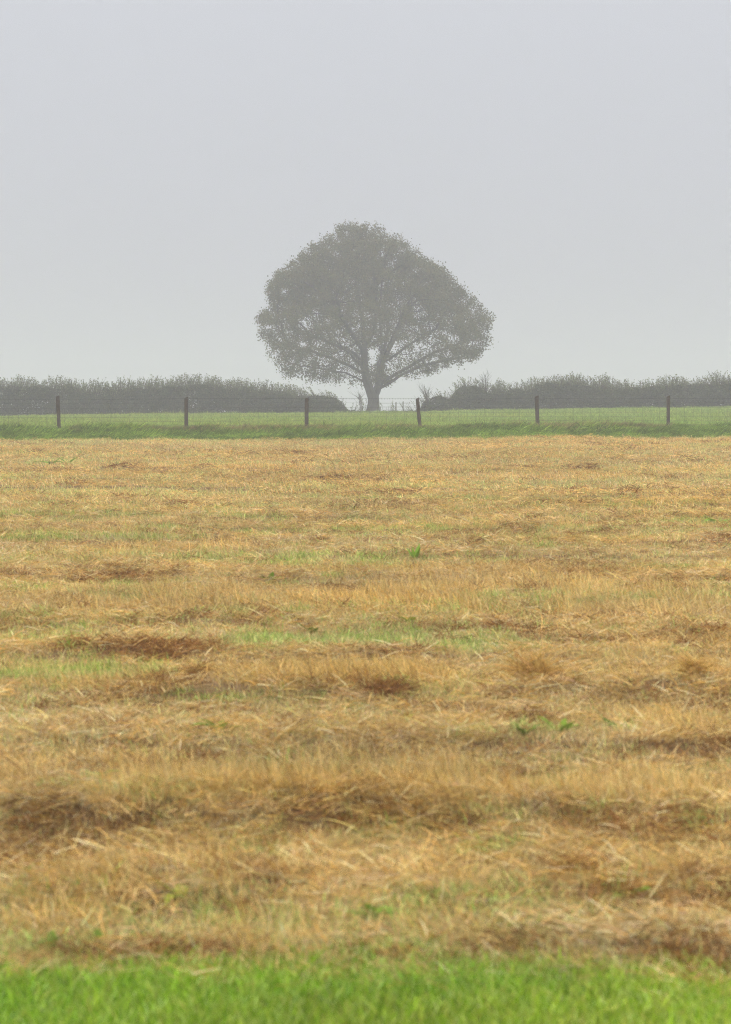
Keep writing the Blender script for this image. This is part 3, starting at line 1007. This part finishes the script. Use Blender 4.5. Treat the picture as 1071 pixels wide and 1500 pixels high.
# ------------------------------------------------------------------ weeds and hay clumps in the field
def leaf_blade(L, w, curl, col, seed):
    r = np.random.default_rng(seed); V = []; F = []; n = 6
    for i in range(n + 1):
        s = i / n
        k = w * math.sin(math.pi * min(1, (s * .93 + .07)) ** .8) * .5 + .002
        a = math.radians(35 + curl * s)
        xx = L * (s * math.sin(a)); zz = L * s * math.cos(a)
        V += [(xx, -k, zz + .15 * k), (xx, 0, zz - .12 * k), (xx, k, zz + .15 * k)]
    for i in range(n):
        b = 3 * i
        F += [(b, b + 3, b + 4, b + 1), (b + 1, b + 4, b + 5, b + 2)]
    c = np.array([col] * len(V)) * r.uniform(.85, 1.15)
    return np.array(V), F, np.clip(c, 0, 1)


WCOL = {"b": (.23, .36, .045), "m": (.21, .29, .04), "d": (.14, .19, .03), "y": (.34, .38, .04)}
for k, (px, py, size, nl, ck, lab) in enumerate(WEEDS):
    d = ground_dist(py); X = px_x(px, d)
    g = float(field_z(np.array([X]), np.array([d]))[0]) if d > 6.0 else 0.0
    o = empty("weed", (X, d, g)); tag(o, lab, "weed", "weeds growing through the mown field")
    r = np.random.default_rng(300 + k)
    a0 = r.random() * 6
    for j in range(nl):
        L = 1.05 * size * r.uniform(.7, 1.15)
        V_, F_, C_ = leaf_blade(L, L * r.uniform(.32, .5), r.uniform(10, 55), WCOL[ck], 500 + k * 11 + j)
        if k in (1,): V_, F_, C_ = leaf_blade(L, L * .22, r.uniform(-25, 10), WCOL[ck], 500 + j)
        lf = mesh_obj("leaf", V_, F_, M_WEED, o, attr=C_, smooth_shade=True)
        lf.rotation_euler = (0, r.uniform(-.35, .1) if k == 1 else r.uniform(-.15, .35), a0 + j * 2.4 + r.normal(0, .2))
        lf.location = (0, 0, .01)

for k, (px, py, hw, hp, cols, lab) in enumerate(CLUMPS):
    d = ground_dist(py); X = px_x(px, d); s = d / FPX
    g = float(field_z(np.array([X]), np.array([d]))[0]) * float(smooth(0, .3, np.array(d - 5.95)))
    R = hw * s; Hh = hp * s * 1.3
    o = empty("hay_clump", (X, d, g)); tag(o, lab, "hay", "clumps of hay left on the field")
    r = np.random.default_rng(800 + k)
    # matted core, low and uneven
    V = []; F = []; nr, ns = 5, 16
    for i in range(nr + 1):
        a = i / nr * math.pi / 2
        for j in range(ns):
            b = 2 * math.pi * j / ns; q = 1 + r.normal(0, .22)
            V.append((.72 * R * math.cos(a) * math.cos(b) * q, .55 * R * math.cos(a) * math.sin(b) * q, (.62 * Hh * math.sin(a) * q - .02)))
    for i in range(nr):
        for j in range(ns):
            F.append((i * ns + j, i * ns + (j + 1) % ns, (i + 1) * ns + (j + 1) % ns, (i + 1) * ns + j))
    cc = np.array(cols)[r.integers(0, len(cols), len(V))]
    mesh_obj("matted_core", V, F, M_STRAW, o, attr=cc)
    # strands arching out of the heap and draped over it, finer litter round its foot
    m = 1 + R / .12
    parts = [strands(int(220 * m), R * .75, (max(Hh, .05) * .8, max(Hh, .05) * 1.6), (.0018, .0036), (25, 80), (30, 85), base_h=Hh * .75, cols=cols, segs=4, seed=900 + k),
             strands(int(90 * m), R * .55, (Hh * .7, Hh * 1.15), (.0018, .0034), (5, 45), (20, 80), base_h=Hh * .3, cols=cols, segs=4, seed=930 + k),
             strands(int(130 * m), R * 1.35, (.04, .14), (.002, .004), (60, 95), (0, 40), base_h=Hh * .35, cols=cols + STRAW[:2], seed=960 + k)]
    Va = []; Fa = []; Ca = []; off = 0
    for V2, F2, C2 in parts:
        V2 = V2 * (1, .8, 1); Va.append(V2); Fa.append(F2 + off); Ca.append(C2); off += len(V2)
    tag(mesh_obj("loose_straw", np.concatenate(Va), np.concatenate(Fa), M_STRAW, o, attr=np.concatenate(Ca)), kind="stuff")

# ------------------------------------------------------------------ fog
m, t, o_ = new_mat("fog")
pv = t.nodes.new("ShaderNodeVolumePrincipled")
pv.inputs["Color"].default_value = (.955, .93, 1.0, 1)
pv.inputs["Density"].default_value = .0024
pv.inputs["Anisotropy"].default_value = 0.5
t.links.new(pv.outputs[0], o_.inputs["Volume"])
B = 3300.0; z0, z1 = -44.0, 17.0
hv = [(sx * B, sy * B, z) for z in (z0, z1) for sx, sy in ((-1, -1), (1, -1), (1, 1), (-1, 1))]
hf = [(3, 2, 1, 0), (4, 5, 6, 7), (0, 1, 5, 4), (1, 2, 6, 5), (2, 3, 7, 6), (3, 0, 4, 7)]
tag(mesh_obj("haze", hv, hf, m), kind="stuff")
